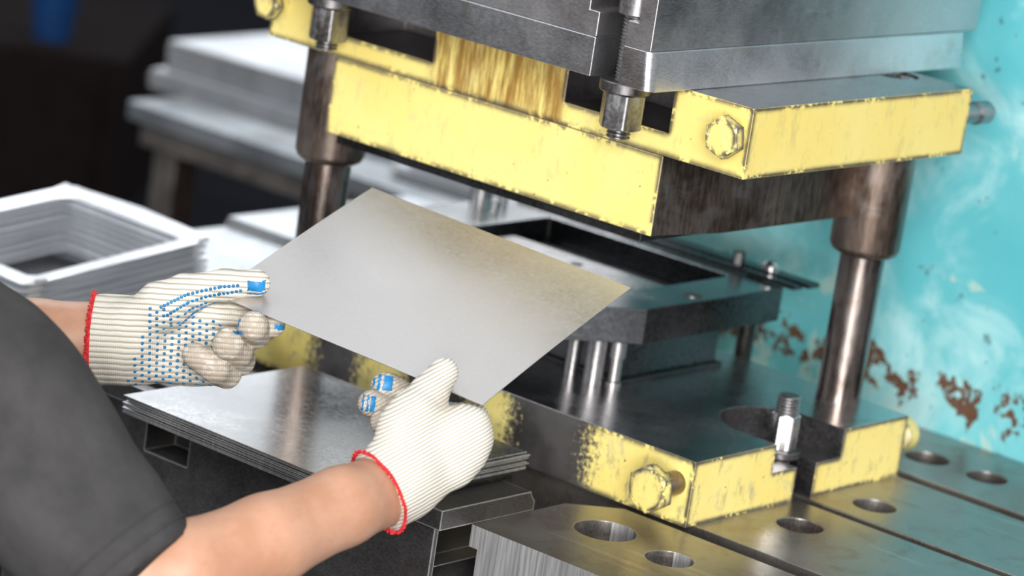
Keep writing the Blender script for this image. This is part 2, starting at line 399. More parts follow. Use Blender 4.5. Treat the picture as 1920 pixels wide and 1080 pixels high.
# ------------------------------------------------------------------ lower die set
ld = thing('lower_die_set', 'lower die base with chipped yellow edges bolted to the press table', 'die', (.2, .33, ZB))
zt = .8698
me = boolean(box(newbm(), 0, .388, 0, .656, ZB, zt),
             [box(newbm(), .141, .266, -.1, .045, .8385, .9), cyl(newbm(), (.2035, .045, .8385), (0, 0, 1), .0625, .1, 48),
              box(newbm(), .186, .2215, -.1, .07, .7, .9)])
def base_pick(c, n):
    if n.z > .5: return 2 if c.z > .86 else 3
    if n.x < -.9 and c.x < .01: return 0
    if n.y < -.9 and c.y < .01: return 1
    if n.x > .9 and c.x > .38: return 1
    return 3
obj('base_plate', me, [M['yellow_side'], M['yellow_worn'], M['lower_top'], M['dark_steel']], ld, .0030, 3, pick=base_pick)
for x, y, r in ((.3618, .0768, .0245), (.047, .585, .0258)):
    obj('pillar', lathe(newbm(), [(r * 1.02, 0), (r * 1.02, .006), (r, .009), (r, .29)], (x, y, zt - .001), (0, 0, 1), 56), M['pillar'], ld)
side_bolt(ld, (0, .0205, .842), (-1, 0, 0), .0125, .036, .0222, .014, M['yellow_worn'], .42, M['brown_steel'])
side_bolt(ld, (0, .600, .842), (-1, 0, 0), .0125, .036, .0222, .014, M['yellow_worn'], .1, M['brown_steel'])
o = obj('lift_pin', lathe(newbm(), [(.0125, -.004), (.0125, .030), (.0195, .034), (.0200, .050), (.0165, .056), (0, .058)], (.388, .032, .8335), (1, 0, 0), 40), [M['yellow_worn'], M['bright']], ld,
        pick=lambda c, n: 1 if n.x > .8 else 0)
# die frame on its support block
fr = boolean(prism(newbm(), [(.070, .253), (.116, .2285), (.156, .2020), (.408, .2020), (.408, .62), (.070, .62)], .919, .958),
             [prism(newbm(), rrect(.175, .385, .262, .528, .02), .932, 1.0)])
fro = obj('die_frame', fr, [M['die'], M['plate_face'], M['die_top']], ld, .0012, pick=lambda c, n: 2 if (n.z > .9 and c.z > .95) else 1 if (n.x < -.3 and n.y < -.3 and c.x < .17 and abs(n.z) < .2) else 0)
ip = boolean(prism(newbm(), rrect(.182, .305, .272, .515, .03), .932, .946), [cyl(newbm(), (x, y, .93), (0, 0, 1), .007, .05, 20) for x, y in ((.225, .395), (.275, .395))])
sub('die_insert', ip, M['shoe_top'], fro, bevel=.001)
sub('screw', cyl(newbm(), (.262, .222, .9575), (0, 0, 1), .011, .0012, 24), M['dark_steel'], fro)
obj('support_block', box(newbm(), .153, .328, .2235, .56, zt, .919), M['die'], ld, .001)
obj('support_foot', box(newbm(), .147, .334, .2175, .566, zt, .8745), M['black_steel'], ld, .0008)
for x, y, r, h in ((.126, .268, .0078, .049), (.124, .2365, .0105, .049)):
    obj('column', cyl(newbm(), (x, y, zt), (0, 0, 1), r, h, 32), M['nut'], ld)
o = obj('shoulder_bolt', lathe(newbm(), [(.0095, 0), (.0095, .004), (.0075, .005), (.0075, .030), (.0095, .031), (.0095, .049)], (.142, .2225, zt), (0, 0, 1), 30), M['nut'], ld)
rl = obj('guide_rail', box(box(newbm(), .4085, .425, .188, .60, .9578, .9635), .425, .4465, .180, .60, .9600, .9655), M['die'], ld, .0008)
sub('stop_screw', hexbar(newbm(), (.424, .280, .958), (0, 0, 1), .0062, .020, .2), M['black_steel'], rl)
sub('screw_head', lathe(newbm(), [(.010, 0), (.010, .005), (.006, .010), (0, .011)], (.437, .243, .9655), (0, 0, 1), 24), M['bright'], rl)
obj('stud', thread(newbm(), (.446, .268, zt - .02), (0, 0, 1), .0105, .110, .004), M['black_steel'], ld)
sub('rail_foot', box(newbm(), .385, .45, .225, .31, .9185, .9190), M['die'], rl)
for x, y, r, h in ((.335, .596, .013, .055), (.372, .592, .006, .03), (.318, .560, .005, .018)):
    obj('guide_post', cyl(newbm(), (x, y, .957), (0, 0, 1), r, h, 28, .001), M['bright'], ld)

tb = thing('table_bolt', 'steel stud with nut and washer standing in the lower die notch', 'bolt', (.2035, .035, .76))
obj('stud', thread(newbm(), (.2035, .036, .765), (0, 0, 1), .0125, .1405, .0035), M['nut'], tb)
obj('nut', hexbar(newbm(), (.2035, .036, .8465), (0, 0, 1), .0140, .0385, .12, .907, True), M['bright'], tb, .0004)
obj('washer', cyl(newbm(), (.2035, .036, .8386), (0, 0, 1), .0215, .0078, 40, .001), M['dark_steel'], tb)

# ------------------------------------------------------------------ sheets
def sheet_mesh(w, l, t, name, mat, bend=0.0):
    bm = newbm(); nx, ny = 2, 10
    def gz(i, j): return bend * (((j / ny) - .5) ** 2 * 4) 
    top = [[bm.verts.new((-w / 2 + w * i / nx, -l / 2 + l * j / ny, t + gz(i, j))) for j in range(ny + 1)] for i in range(nx + 1)]
    bot = [[bm.verts.new((-w / 2 + w * i / nx, -l / 2 + l * j / ny, gz(i, j))) for j in range(ny + 1)] for i in range(nx + 1)]
    for i in range(nx):
        for j in range(ny):
            bm.faces.new((top[i][j], top[i + 1][j], top[i + 1][j + 1], top[i][j + 1])); bm.faces.new((bot[i][j], bot[i][j + 1], bot[i + 1][j + 1], bot[i + 1][j]))
    rim = [(i, 0) for i in range(nx + 1)] + [(nx, j) for j in range(1, ny + 1)] + [(i, ny) for i in range(nx - 1, -1, -1)] + [(0, j) for j in range(ny - 1, 0, -1)]
    for (a, b), (c, d) in zip(rim, rim[1:] + rim[:1]): bm.faces.new((top[a][b], bot[a][b], bot[c][d], top[c][d]))
    me = to_mesh(bm, name); me.materials.append(mat); me.materials.append(M['cut_edge'])
    for p in me.polygons: p.material_index = 1 if abs(p.normal.z) < .5 else 0
    smooth(me); return me
def link(name, me, loc, rz=0.0, label=None, cat=None, group=None):
    o = bpy.data.objects.new(name, me); COL.objects.link(o); o.location = loc; o.rotation_euler = (0, 0, rz); tag(o, label, cat, group); return o
stack_me = sheet_mesh(.2665, .316, .0012, 'steel_sheet', M['stack_sheet'])
zs = .8262
NS = 10
for i in range(NS):
    top = i == NS - 1
    dx, dy = (0, 0) if top else (random.uniform(-.003, .002), random.uniform(-.004, .003))
    if i in (3, 7): dy -= .004; dx += .003
    lab = 'topmost reflective steel sheet of the stack below the gloved hands' if top else 'thin steel sheet lower in the stack below the gloved hands'
    link('steel_sheet', stack_me, (-.2075 + dx, .3155 + dy, zs), random.uniform(-.008, .008) if not top else -.003, lab, 'metal sheet', 'steel sheets stacked on the bed block')
    zs += .0012 + (.0010 if i % 3 == 2 else .0004)
# held sheet
bm = newbm(); O, E1, E2, NN = [V3(v) for v in ((-0.383235, 0.325883, 0.993968), (0.168024, -0.981550, -0.091257), (0.944741, 0.133904, 0.299221), (-0.281481, -0.136490, 0.949810))]
NU, NVv = 12, 8; tk = .0012
def sp(i, j, k): return O + E1 * (.312 * i / NU) + E2 * (.265 * j / NVv) + NN * (tk * k + .10 * (.265 * j / NVv) * (.265 - .265 * j / NVv))
T_ = [[bm.verts.new(sp(i, j, 1)) for j in range(NVv + 1)] for i in range(NU + 1)]; B_ = [[bm.verts.new(sp(i, j, 0)) for j in range(NVv + 1)] for i in range(NU + 1)]
for i in range(NU):
    for j in range(NVv):
        bm.faces.new((T_[i][j], T_[i + 1][j], T_[i + 1][j + 1], T_[i][j + 1])); bm.faces.new((B_[i][j], B_[i][j + 1], B_[i + 1][j + 1], B_[i + 1][j]))
rim = [(i, 0) for i in range(NU + 1)] + [(NU, j) for j in range(1, NVv + 1)] + [(i, NVv) for i in range(NU - 1, -1, -1)] + [(0, j) for j in range(NVv - 1, 0, -1)]
for (a, b), (c, d) in zip(rim, rim[1:] + rim[:1]): bm.faces.new((T_[a][b], B_[a][b], B_[c][d], T_[c][d]))
hs = obj('held_steel_sheet', bm, M['sheet'], None, .0004, 1, origin=tuple(O + E1 * .156 + E2 * .13))
tag(hs, 'grey steel sheet held by both gloved hands in front of the die', 'metal sheet')

# ------------------------------------------------------------------ background left
wb = thing('work_bench', 'pale metal bench behind the press carrying the rectangular frames', 'bench', (.3, 1.2, 0))
obj('bench_top', box(newbm(), -.32, .86, .79, 1.125, .755, .785), M['bench'], wb, .002)
for x in (-.28, .82):
    for y in (.83, 1.085): obj('leg', box(newbm(), x - .02, x + .02, y - .02, y + .02, 0, .755), M['leg'], wb, .002)
# rectangular punched frames, nested in a leaning pile
def frame_mesh():
    bm = newbm(); A = [V3((.1909, 1.1319, 0)), V3((.1855, .8709, 0)), V3((-.1947, .7859, 0)), V3((-.1893, 1.0469, 0))]
    c = sum(A, V3()) / 4; A = [p - c for p in A]
    def ring(s, z, rnd=.0):
        out = []
        for i in range(4):
            p, q, r = A[i - 1], A[i], A[(i + 1) % 4]
            for t in (.10, .035): out.append(q + (p - q) * t + (q - q) * 0)
            for t in (.035, .10): out.append(q + (r - q) * t)
            out.append(q + (r - q) * .5)
        return [bm.verts.new((v.x * s, v.y * s, z + (.004 * math.sin(i * 1.9) if z > .004 else 0))) for i, v in enumerate(out)]
    R = [ring(1.0, .0034), ring(.985, .0042), ring(.88, .0040), ring(.795, .0010), ring(.79, .0002), ring(.88, .0012), ring(.985, .0012), ring(1.0, .0016)]
    n = len(R[0])
    for a, b in zip(R, R[1:] + R[:1]):
        for i in range(n): bm.faces.new((a[i], a[(i + 1) % n], b[(i + 1) % n], b[i]))
    me = to_mesh(bm, 'metal_tray'); me.materials.append(M['tray']); smooth(me, 50); return me, c
fm, fc = frame_mesh()
td = link('dark_infill', sheet_mesh(.30, .20, .002, 'dark_infill', M['black_steel']), (fc.x, fc.y, .785), .2, 'dark sheet added to darken the inside of the pile of tray frames', 'metal sheet')  # added sheet that makes the floor inside the tray pile dark
for i in range(9):
    top = i == 8
    lab = 'topmost pale rectangular metal tray frame of the pile on the bench' if top else 'pale rectangular metal tray frame lower in the pile on the bench'
    link('metal_tray', fm, (fc.x + (0 if top else random.uniform(-.004, .004)), fc.y + (0 if top else random.uniform(-.004, .004)), .787 + i * .0086), random.uniform(-.012, .012), lab, 'metal tray', 'tray frames piled on the bench')
pale_me = sheet_mesh(.36, .26, .003, 'pale_sheet', M['bench'])
for i in range(4): link('pale_sheet', pale_me, (.645 + .002 * i, .99 + .003 * (i % 2), .785 + .0035 * i), .01 * (i % 2), 'pale metal sheet in the low pile beside the far pillar' if i < 3 else 'uppermost pale metal sheet beside the far pillar', 'metal sheet', 'pale sheets on the bench')
# far table with its pile of sheets
ft = thing('metal_table', 'far metal table with square legs carrying a tall sheet pile', 'table', (1.7, 1.7, 0))
obj('tabletop', box(newbm(), 1.175, 2.45, .70, 2.04, .670, .702), M['bench'], ft, .003)
obj('shelf_edge', box(newbm(), 1.190, 2.43, .72, 2.02, .630, .670), M['leg'], ft, .003)
for x, y in ((1.235, 1.975), (2.39, 1.975), (1.235, .77), (2.39, .77)): obj('leg', box(newbm(), x - .026, x + .026, y - .026, y + .026, 0, .630), M['leg'], ft, .003)
far_me = sheet_mesh(.62, .50, .0026, 'pale_steel_sheet', M['tray'])
for k, (cx, cy, n, r) in enumerate(((1.63, 1.86, 26, .05), (1.56, 1.24, 20, .02))):
    z = .702
    for i in range(n):
        w = .004 if i < n * .35 else .002
        ex = .018 if i < n * .35 else 0
        name = 'pale_steel_sheet'
        lab = ('top sheet of the pile on the far table, left of the pillar' if i == n - 1 else 'pale steel sheet in the tall pile left of the far pillar') if k == 0 else \
              ('top sheet of the pile seen below the yellow die' if i == n - 1 else 'pale steel sheet in the far pile seen below the yellow die')
        link(name, far_me, (cx - ex + random.uniform(-w, w), cy + ex + random.uniform(-w, w), z), r + random.uniform(-.01, .01), lab, 'metal sheet', 'sheets piled at the table end' if k == 0 else 'sheets piled behind the yellow die')
        z += .0032
# dark things far behind
cb = thing('machine_cabinet', 'dark brown machine cabinet standing far behind the bench', 'cabinet', (2.4, 4.06, 0))
cbm = box(newbm(), -.9, .6, -.4, .4, 0, .413); bmesh.ops.transform(cbm, matrix=Matrix.Translation((2.40, 4.06, 0)) @ Matrix.Rotation(math.radians(-51.7), 4, 'Z'), verts=cbm.verts[:])
obj('body', cbm, M['cabinet'], cb, .01)
dbm = box(newbm(), -.85, .55, -.412, -.4, .05, .39); bmesh.ops.transform(dbm, matrix=Matrix.Translation((2.40, 4.06, 0)) @ Matrix.Rotation(math.radians(-51.7), 4, 'Z'), verts=dbm.verts[:])
obj('door', dbm, M['cabinet'], cb, .004)
bb2 = obj('plastic_bin', lathe(newbm(), [(.04, 0), (.055, .12), (.06, .12), (.06, .13), (.052, .13), (.035, .015), (0, .015)], (2.44, 3.573, .413), (0, 0, 1), 32), M['blue'], None, origin=(2.44, 3.573, .413))
tag(bb2, 'small blurred blue bin on the dark cabinet far behind', 'bin')
rb = thing('red_crate', 'dark red crate standing under the far metal table', 'crate', (1.70, 1.41, 0))
obj('body', boolean(box(newbm(), 1.40, 2.0, 1.10, 1.72, 0, .60), [box(newbm(), 1.42, 1.98, 1.12, 1.70, .02, .7)]), M['red_box'], rb, .004)

# ------------------------------------------------------------------ signed distance modelling for the person
def cap(P, a, b, ra, rb):
    a = np.array(a, np.float32); b = np.array(b, np.float32); ab = b - a
    t = np.clip(((P - a) @ ab) / max(float(ab @ ab), 1e-12), 0, 1)
    return np.linalg.norm(P - a - t[..., None] * ab, axis=-1) - (ra + t * (rb - ra))
def smin(a, b, k):
    h = np.clip(.5 + .5 * (b - a) / k, 0, 1); return b + (a - b) * h - k * h * (1 - h)
def chain(P, pts, k):
    d = None
    if len(pts) == 1: return np.linalg.norm(P - np.array(pts[0][0], np.float32), axis=-1) - pts[0][1]
    for (a, ra), (b, rb) in zip(pts, pts[1:]):
        c = cap(P, a, b, ra, rb); d = c if d is None else smin(d, c, k)
    return d
def surface_nets(fn, lo, hi, h, chunk=400000):
    lo = np.array(lo, np.float32); n = np.ceil((np.array(hi) - lo) / h).astype(int) + 1
    ax = [lo[i] + h * np.arange(n[i], dtype=np.float32) for i in range(3)]
    G = np.stack(np.meshgrid(*ax, indexing='ij'), -1).reshape(-1, 3)
    F = np.concatenate([fn(G[i:i + chunk]) for i in range(0, len(G), chunk)]).reshape(n).astype(np.float32)
    S = F < 0; c = [n[0] - 1, n[1] - 1, n[2] - 1]
    acc = np.zeros((*c, 3), np.float32); cnt = np.zeros(c, np.float32)
    for axis in range(3):
        o1, o2 = [i for i in range(3) if i != axis]
        for u in (0, 1):
            for v in (0, 1):
                sa = [None] * 3; sb = [None] * 3
                sa[axis] = slice(0, c[axis]); sb[axis] = slice(1, c[axis] + 1)
                sa[o1] = sb[o1] = slice(u, c[o1] + u); sa[o2] = sb[o2] = slice(v, c[o2] + v)
                A, B = F[tuple(sa)], F[tuple(sb)]; m = (A < 0) != (B < 0)
                t = np.where(m, A / np.where(m, A - B, 1), 0)
                acc[..., axis] += t; acc[..., o1] += u * m; acc[..., o2] += v * m; cnt += m
    act = cnt > 0; idx = -np.ones(c, np.int64); idx[act] = np.arange(act.sum())
    ijk = np.argwhere(act).astype(np.float32); verts = lo + h * (ijk + acc[act] / cnt[act][:, None])
    faces = []
    for axis in range(3):
        o1, o2 = (axis + 1) % 3, (axis + 2) % 3
        sa = [slice(1, c[i]) for i in range(3)]; sb = [slice(1, c[i]) for i in range(3)]
        sa[axis] = slice(0, c[axis]); sb[axis] = slice(1, c[axis] + 1)
        A, B = S[tuple(sa)], S[tuple(sb)]
        for flip in (0, 1):
            m = (A & ~B) if not flip else (~A & B); q = np.argwhere(m)
            if not len(q): continue
            q = q + 1; q[:, axis] -= 1
            def at(d1, d2):
                r = q.copy(); r[:, o1] += d1; r[:, o2] += d2; return idx[r[:, 0], r[:, 1], r[:, 2]]
            f = np.stack([at(-1, -1), at(0, -1), at(0, 0), at(-1, 0)], 1)
            faces.append(f[:, ::-1] if flip else f)
    return verts, np.concatenate(faces)
def np_mesh(name, verts, faces):
    me = bpy.data.meshes.new(name); me.from_pydata(verts.tolist(), [], faces.tolist()); me.update(); return me
def bounds(chains, pad):
    P = np.array([p for ch in chains for p, r in ch]); r = max(r for ch in chains for p, r in ch); return P.min(0) - r - pad, P.max(0) + r + pad
def bumps(P, s, amp, seed=0):
    rng = np.random.default_rng(seed); d = np.zeros(len(P), np.float32)
    for i in range(7):
        w = rng.normal(0, 1, 3); w = w / np.linalg.norm(w) * s * rng.uniform(.6, 1.6); d += np.sin(P @ w.astype(np.float32) + rng.uniform(0, 6.28)) 
    return d * (amp / 3)

HL = {'thumb': [((-0.4368, 0.3898, 0.9499), 0.0200), ((-0.4123, 0.3687, 0.9748), 0.0210), ((-0.3960, 0.3497, 0.9919), 0.0175), ((-0.3757, 0.3224, 1.0049), 0.0145), ((-0.3607, 0.2929, 1.0129), 0.0125)], 'index': [((-0.4359, 0.4230, 0.9524), 0.0190), ((-0.3746, 0.3547, 0.9640), 0.0155), ((-0.3612, 0.3194, 0.9725), 0.0140), ((-0.3629, 0.2810, 0.9769), 0.0125), ((-0.3592, 0.2657, 0.9766), 0.0115)], 'middle': [((-0.4387, 0.4205, 0.9371), 0.0190), ((-0.3658, 0.3490, 0.9483), 0.0155), ((-0.3498, 0.3127, 0.9503), 0.0135), ((-0.3654, 0.2803, 0.9655), 0.0135), ((-0.3870, 0.2668, 0.9797), 0.0148)], 'ring': [((-0.4402, 0.4164, 0.9221), 0.0190), ((-0.3688, 0.3460, 0.9315), 0.0155), ((-0.3577, 0.3065, 0.9301), 0.0145), ((-0.3789, 0.2898, 0.9460), 0.0140), ((-0.3966, 0.2866, 0.9569), 0.0155)], 'pinky': [((-0.4452, 0.4085, 0.9070), 0.0180), ((-0.3814, 0.3437, 0.9145), 0.0160), ((-0.3751, 0.3042, 0.9192), 0.0135), ((-0.4002, 0.2972, 0.9301), 0.0135), ((-0.4155, 0.3107, 0.9404), 0.0130)], 'wrist': (-0.4442, 0.4237, 0.9276), 'axis': (0.0753, -0.0915, 0.0106), 'up': (0.0093, 0.0260, 0.0951), 'fore': [((-0.4396, 0.4182, 0.9286), 0.0375), ((-0.4884, 0.4604, 0.9204), 0.0400), ((-0.6126, 0.4854, 0.9005), 0.0470), ((-0.7374, 0.6294, 0.9893), 0.0550)], 'sleeve': []}
HR = {'thumb': [((-0.4115, 0.0509, 0.9112), 0.0200), ((-0.3938, 0.0573, 0.9421), 0.0215), ((-0.3817, 0.0582, 0.9537), 0.0200), ((-0.3605, 0.0617, 0.9676), 0.0170), ((-0.3413, 0.0631, 0.9867), 0.0135)], 'index': [((-0.4149, 0.0548, 0.9017), 0.0210), ((-0.3431, 0.0242, 0.9454), 0.0185), ((-0.3190, 0.0385, 0.9453), 0.0150), ((-0.3469, 0.0529, 0.9468), 0.0128), ((-0.3484, 0.0896, 0.9529), 0.0120)], 'middle': [((-0.4189, 0.0559, 0.8916), 0.0210), ((-0.3429, 0.0199, 0.9352), 0.0185), ((-0.3091, 0.0539, 0.9320), 0.0150), ((-0.3187, 0.1025, 0.9399), 0.0135), ((-0.3485, 0.1253, 0.9564), 0.0132)], 'ring': [((-0.4211, 0.0548, 0.8819), 0.0210), ((-0.3496, 0.0182, 0.9221), 0.0180), ((-0.3225, 0.0585, 0.9218), 0.0145), ((-0.3354, 0.1026, 0.9287), 0.0130), ((-0.3715, 0.1210, 0.9431), 0.0125)], 'pinky': [((-0.4228, 0.0526, 0.8709), 0.0200), ((-0.3624, 0.0178, 0.9094), 0.0175), ((-0.3415, 0.0531, 0.9102), 0.0140), ((-0.3516, 0.0864, 0.9199), 0.0125), ((-0.3737, 0.1024, 0.9311), 0.0115)], 'wrist': (-0.4250, 0.0490, 0.8843), 'axis': (0.0887, -0.0192, 0.0384), 'up': (-0.0093, 0.0367, 0.0626), 'fore': [((-0.4184, 0.0525, 0.8848), 0.0340), ((-0.4813, 0.0445, 0.8813), 0.0352), ((-0.5700, 0.0493, 0.8611), 0.0405), ((-0.6507, 0.0682, 0.8391), 0.0430), ((-0.6813, 0.0959, 0.8320), 0.0445), ((-0.7339, 0.2396, 0.9416), 0.0500), ((-0.7618, 0.3305, 0.9973), 0.0580)], 'sleeve': [((-0.6905, 0.1103, 0.8387), 0.0620), ((-0.7403, 0.2514, 0.9507), 0.0800), ((-0.7687, 0.3351, 0.9869), 0.0920)]}
BODY = {'rs': (-0.7570, 0.3390, 0.9920), 'ls': (-0.7570, 0.6990, 0.9920)}

# materials of the person
def skin_mat():
    k = NT('forearm_skin')
    col = k.mix(k.ramp(k.noise(22, 5, .6), .3, .7), (.45, .23, .14), (.53, .295, .195))
    col = k.mix(k.math('MULTIPLY', k.ramp(k.noise(90, 4, .7), .5, .75), .35), col, (.42, .18, .115))
    k.bump(k.noise(420, 3, .6, k.obj((1, 1, 1))), .25, .0008)
    k.b.inputs['Subsurface Radius'].default_value = (.010, .004, .002)
    return k.set(col=col, rough=.48, sss=.12)
def shirt_mat():
    k = NT('charcoal_shirt_cloth')
    col = k.mix(k.ramp(k.noise(16, 5, .65), .25, .75), (.038, .037, .039), (.062, .060, .062))
    k.bump(k.noise(700, 2, .5), .35, .0008)
    return k.set(col=col, rough=.9, spec=.2)
def knit_mat(name, ribs):
    k = NT(name)
    w = k.n('ShaderNodeTexWave', wave_type='BANDS', bands_direction='Y'); k.lk(k.obj(), w.inputs['Vector'])
    w.inputs['Scale'].default_value = ribs; w.inputs['Distortion'].default_value = 1.2; w.inputs['Detail'].default_value = 2; w.inputs['Detail Scale'].default_value = .8
    st = k.n('ShaderNodeTexWave', wave_type='BANDS', bands_direction='X'); k.lk(k.obj(), st.inputs['Vector'])
    st.inputs['Scale'].default_value = 170; st.inputs['Distortion'].default_value = 2.0
    a = k.n('ShaderNodeAttribute', attribute_name='dirt')
    base = k.mix(k.ramp(w.outputs['Fac'], .05, .40), (.42, .385, .32), (.74, .71, .64))  # shade in the rib grooves is painted into the cream colour
    dn = k.ramp(k.noise(80, 5, .7), .28, .56)
    dirt = k.math('MULTIPLY', a.outputs['Fac'], dn)
    col = k.mix(k.math('MULTIPLY', dirt, .72), base, (.33, .26, .20))
    col = k.mix(k.math('MULTIPLY', k.ramp(k.noise(28, 4), .52, .7), .22), col, (.66, .60, .50))
    h = k.math('ADD', w.outputs['Fac'], k.math('ADD', k.math('MULTIPLY', st.outputs['Fac'], .35), k.math('MULTIPLY', k.noise(900, 2, .6), .5)))
    k.bump(h, .55, .0012)
    return k.set(col=col, rough=.95, spec=.15)
M['skin'] = skin_mat(); M['shirt'] = shirt_mat(); M['knit'] = knit_mat('cream_ribbed_cotton', 58); M['knit_fine'] = knit_mat('cream_fine_knit_cotton', 96)
M['rubber'] = plain('blue_rubber_grip', (.008, .17, .40), .45, var=.3, sc=60)
M['red_yarn'] = plain('red_overlock_yarn', (.62, .025, .03), .8, var=.3, sc=200)

person = thing('person', 'person in a charcoal T-shirt and knitted gloves holding a steel sheet', 'person', (-.72, .45, 0))

def make_glove(H, side, cut_back):
    names = ('index', 'middle', 'ring', 'pinky')
    wr = V3(H['wrist']); ax = V3(H['axis']).normalized(); up = V3(H['up']); up = (up - ax * up.dot(ax)).normalized(); pn = ax.cross(up) if side > 0 else up.cross(ax)
    w0 = np.array(wr, np.float32); a0 = np.array(ax, np.float32)
    th = H['thumb']
    def fn(P):
        palm = None
        for nm in names:
            c = cap(P, H[nm][0][0], H[nm][1][0], H[nm][0][1], H[nm][1][1]); palm = c if palm is None else smin(palm, c, .014)
        for (a, b) in zip(names, names[1:]):
            c = cap(P, H[a][1][0], H[b][1][0], H[a][1][1] * .95, H[b][1][1] * .95); palm = smin(palm, c, .010)
        t = cap(P, th[0][0], th[1][0], th[0][1], th[1][1]); palm = smin(palm, t, .016)
        c = cap(P, th[1][0], H['index'][1][0], th[1][1] * .62, H['index'][1][1] * .62); palm = smin(palm, c, .014)
        f = None
        for nm in names:
            d = smin(palm, chain(P, H[nm][1:], .005), .007); f = d if f is None else np.minimum(f, d)
        f = np.minimum(f, smin(palm, chain(P, th[1:], .008), .011))
        # knit cuff hugging the wrist
        cu = cap(P, w0 - a0 * .03, w0 + a0 * .03, H['fore'][0][1] + .0045, H['fore'][0][1] + .002); f = smin(f, cu, .012)
        f = np.maximum(f, -((P - w0) @ a0))
        return f + bumps(P, 190, .0006, 3) + bumps(P, 70, .0008, 5)
    lo, hi = bounds([H[n] for n in names] + [th], .012)
    vs, fs = surface_nets(fn, lo, hi, .00165)
    me = np_mesh('glove', vs, fs)
    tips = [H[n][i] for n in names for i in (3, 4)]
    d = np.min(np.stack([np.linalg.norm(vs - np.array(p), axis=1) - r for p, r in tips], 0), 0)
    dirt = np.clip(1.15 - d / .022, 0, 1)
    low = np.clip(-((vs - w0) @ np.array(up, np.float32)) / .05, 0, 1); dirt = np.clip(dirt + .35 * low, 0, 1) if side > 0 else np.clip(dirt * 1.0 + .1 * low, 0, 1)
    at = me.attributes.new('dirt', 'FLOAT', 'POINT'); at.data.foreach_set('value', dirt.astype(np.float32))
    me.materials.append(M['knit'] if side > 0 else M['knit_fine']); me.materials.append(M['rubber'])
    bvh = BVHTree.FromPolygons([V3(v) for v in vs], fs.tolist())
    # rubber patches on the finger pads
    cen = vs[fs].mean(1)
    mi = np.zeros(len(fs), np.int32)
    def patch(tip, r, pad, along, bands):
        pad = V3(pad).normalized(); sd = V3(along); sd = (sd - pad * sd.dot(pad)).normalized()
        q = cen - np.array(tip, np.float32); dist = np.linalg.norm(q, axis=1)
        dirn = q @ np.array(pad, np.float32) / np.maximum(dist, 1e-6); s = q @ np.array(sd, np.float32)
        t = q @ np.array(pad.cross(sd), np.float32)
        for a, b, half in bands: mi[(dist < r * 1.45) & (dirn > .30) & (s > a) & (s < b) & (np.abs(t) < half)] = 1
    H['patches'](patch, H, ax, up, pn)
    me.polygons.foreach_set('material_index', mi)
    # dots
    dots = newbm()
    far = [np.array(p, np.float32) for n in names for p, r in H[n][3 if n == 'index' else 2:]]; farr = [r for n in names for p, r in H[n][3 if n == 'index' else 2:]]
    def dot(p, n, r=.0017):
        lathe(dots, [(r, -.0006), (r, .0003), (r * .6, .0008), (0, .0009)], p, n, 10)
    L = .108
    for i in range(0, 18):
        for j in range(-9, 10):
            u = .040 + i * .0066; v = j * .0062 + (i % 2) * .0031
            o = wr + ax * u + up * v + pn * .12
            hit = bvh.ray_cast(o, -pn, .2)
            if hit[0] is None: continue
            p, n = hit[0], hit[1]
            if n.dot(pn) < .12 or v > .036 - .25 * max(0, u - .075): continue
            if u < .050 + .010 * max(-1, min(1, v / .035)): continue
            pp = np.array(p, np.float32)
            if min(np.linalg.norm(pp - q) - r for q, r in zip(far, farr)) < .0045: continue
            if (p - V3(th[3][0])).length < .030 or (p - V3(th[4][0])).length < .03: continue
            dot(p, n)
    # rows of dots along the thumb
    for row, ang in enumerate((8, 32, 58, 84)):
        for s in range(24):
            t = (s + .5 * (row % 2)) / 23 * 2.75 + .15; i = min(int(t), 2); fr_ = t - i
            a, b = V3(th[1 + i][0]) if i < 3 else None, V3(th[2 + i][0])
            c = a.lerp(b, fr_)
            if (c - V3(th[4][0])).length < .012: continue
            d = (b - a).normalized(); e1 = (pn - d * pn.dot(d)).normalized(); e2 = d.cross(e1)
            if e2.dot(up) > 0: e2 = -e2
            dr = e1 * math.cos(math.radians(ang)) + e2 * math.sin(math.radians(ang))
            hit = bvh.ray_cast(c + dr * .06, -dr, .06)
            if hit[0] is not None and (hit[0] - c).length < .026: dot(hit[0], hit[1])
    # into glove space: X along the hand, Y across the knit ribs
    R = Matrix((ax, up, ax.cross(up))).transposed().to_4x4(); R.translation = wr
    me.transform(R.inverted()); smooth(me, 80)
    g = bpy.data.objects.new('glove', me); COL.objects.link(g); g.parent = person
    g.matrix_parent_inverse = Matrix.Translation(-V3(person['base'])); g.matrix_basis = R
    sm = g.modifiers.new('smooth', 'SMOOTH'); sm.iterations = 2; sm.factor = .4
    dm = to_mesh(dots, 'grip_dots'); dm.transform(R.inverted()); dm.materials.append(M['rubber']); smooth(dm, 60)
    do = bpy.data.objects.new('grip_dots', dm); COL.objects.link(do); do.parent = g
    do['label'] = 'blue rubber grip dots'; do['kind'] = 'stuff'
    # overlocked red edge round the cuff opening
    ring = []
    c0 = wr + ax * .0015
    for i in range(120):
        t = 2 * math.pi * i / 120; dr = up * math.cos(t) + pn * math.sin(t)
        hit = bvh.ray_cast(c0 + dr * .10, -dr, .10)
        ring.append((hit[0], dr) if hit[0] is not None else (c0 + dr * .04, dr))
    tr = newbm(); rnd = random.Random(side)
    n = len(ring)
    path = [p + dr * .0003 for p, dr in ring]; bar(tr, path + path[:1], .0013, 8)
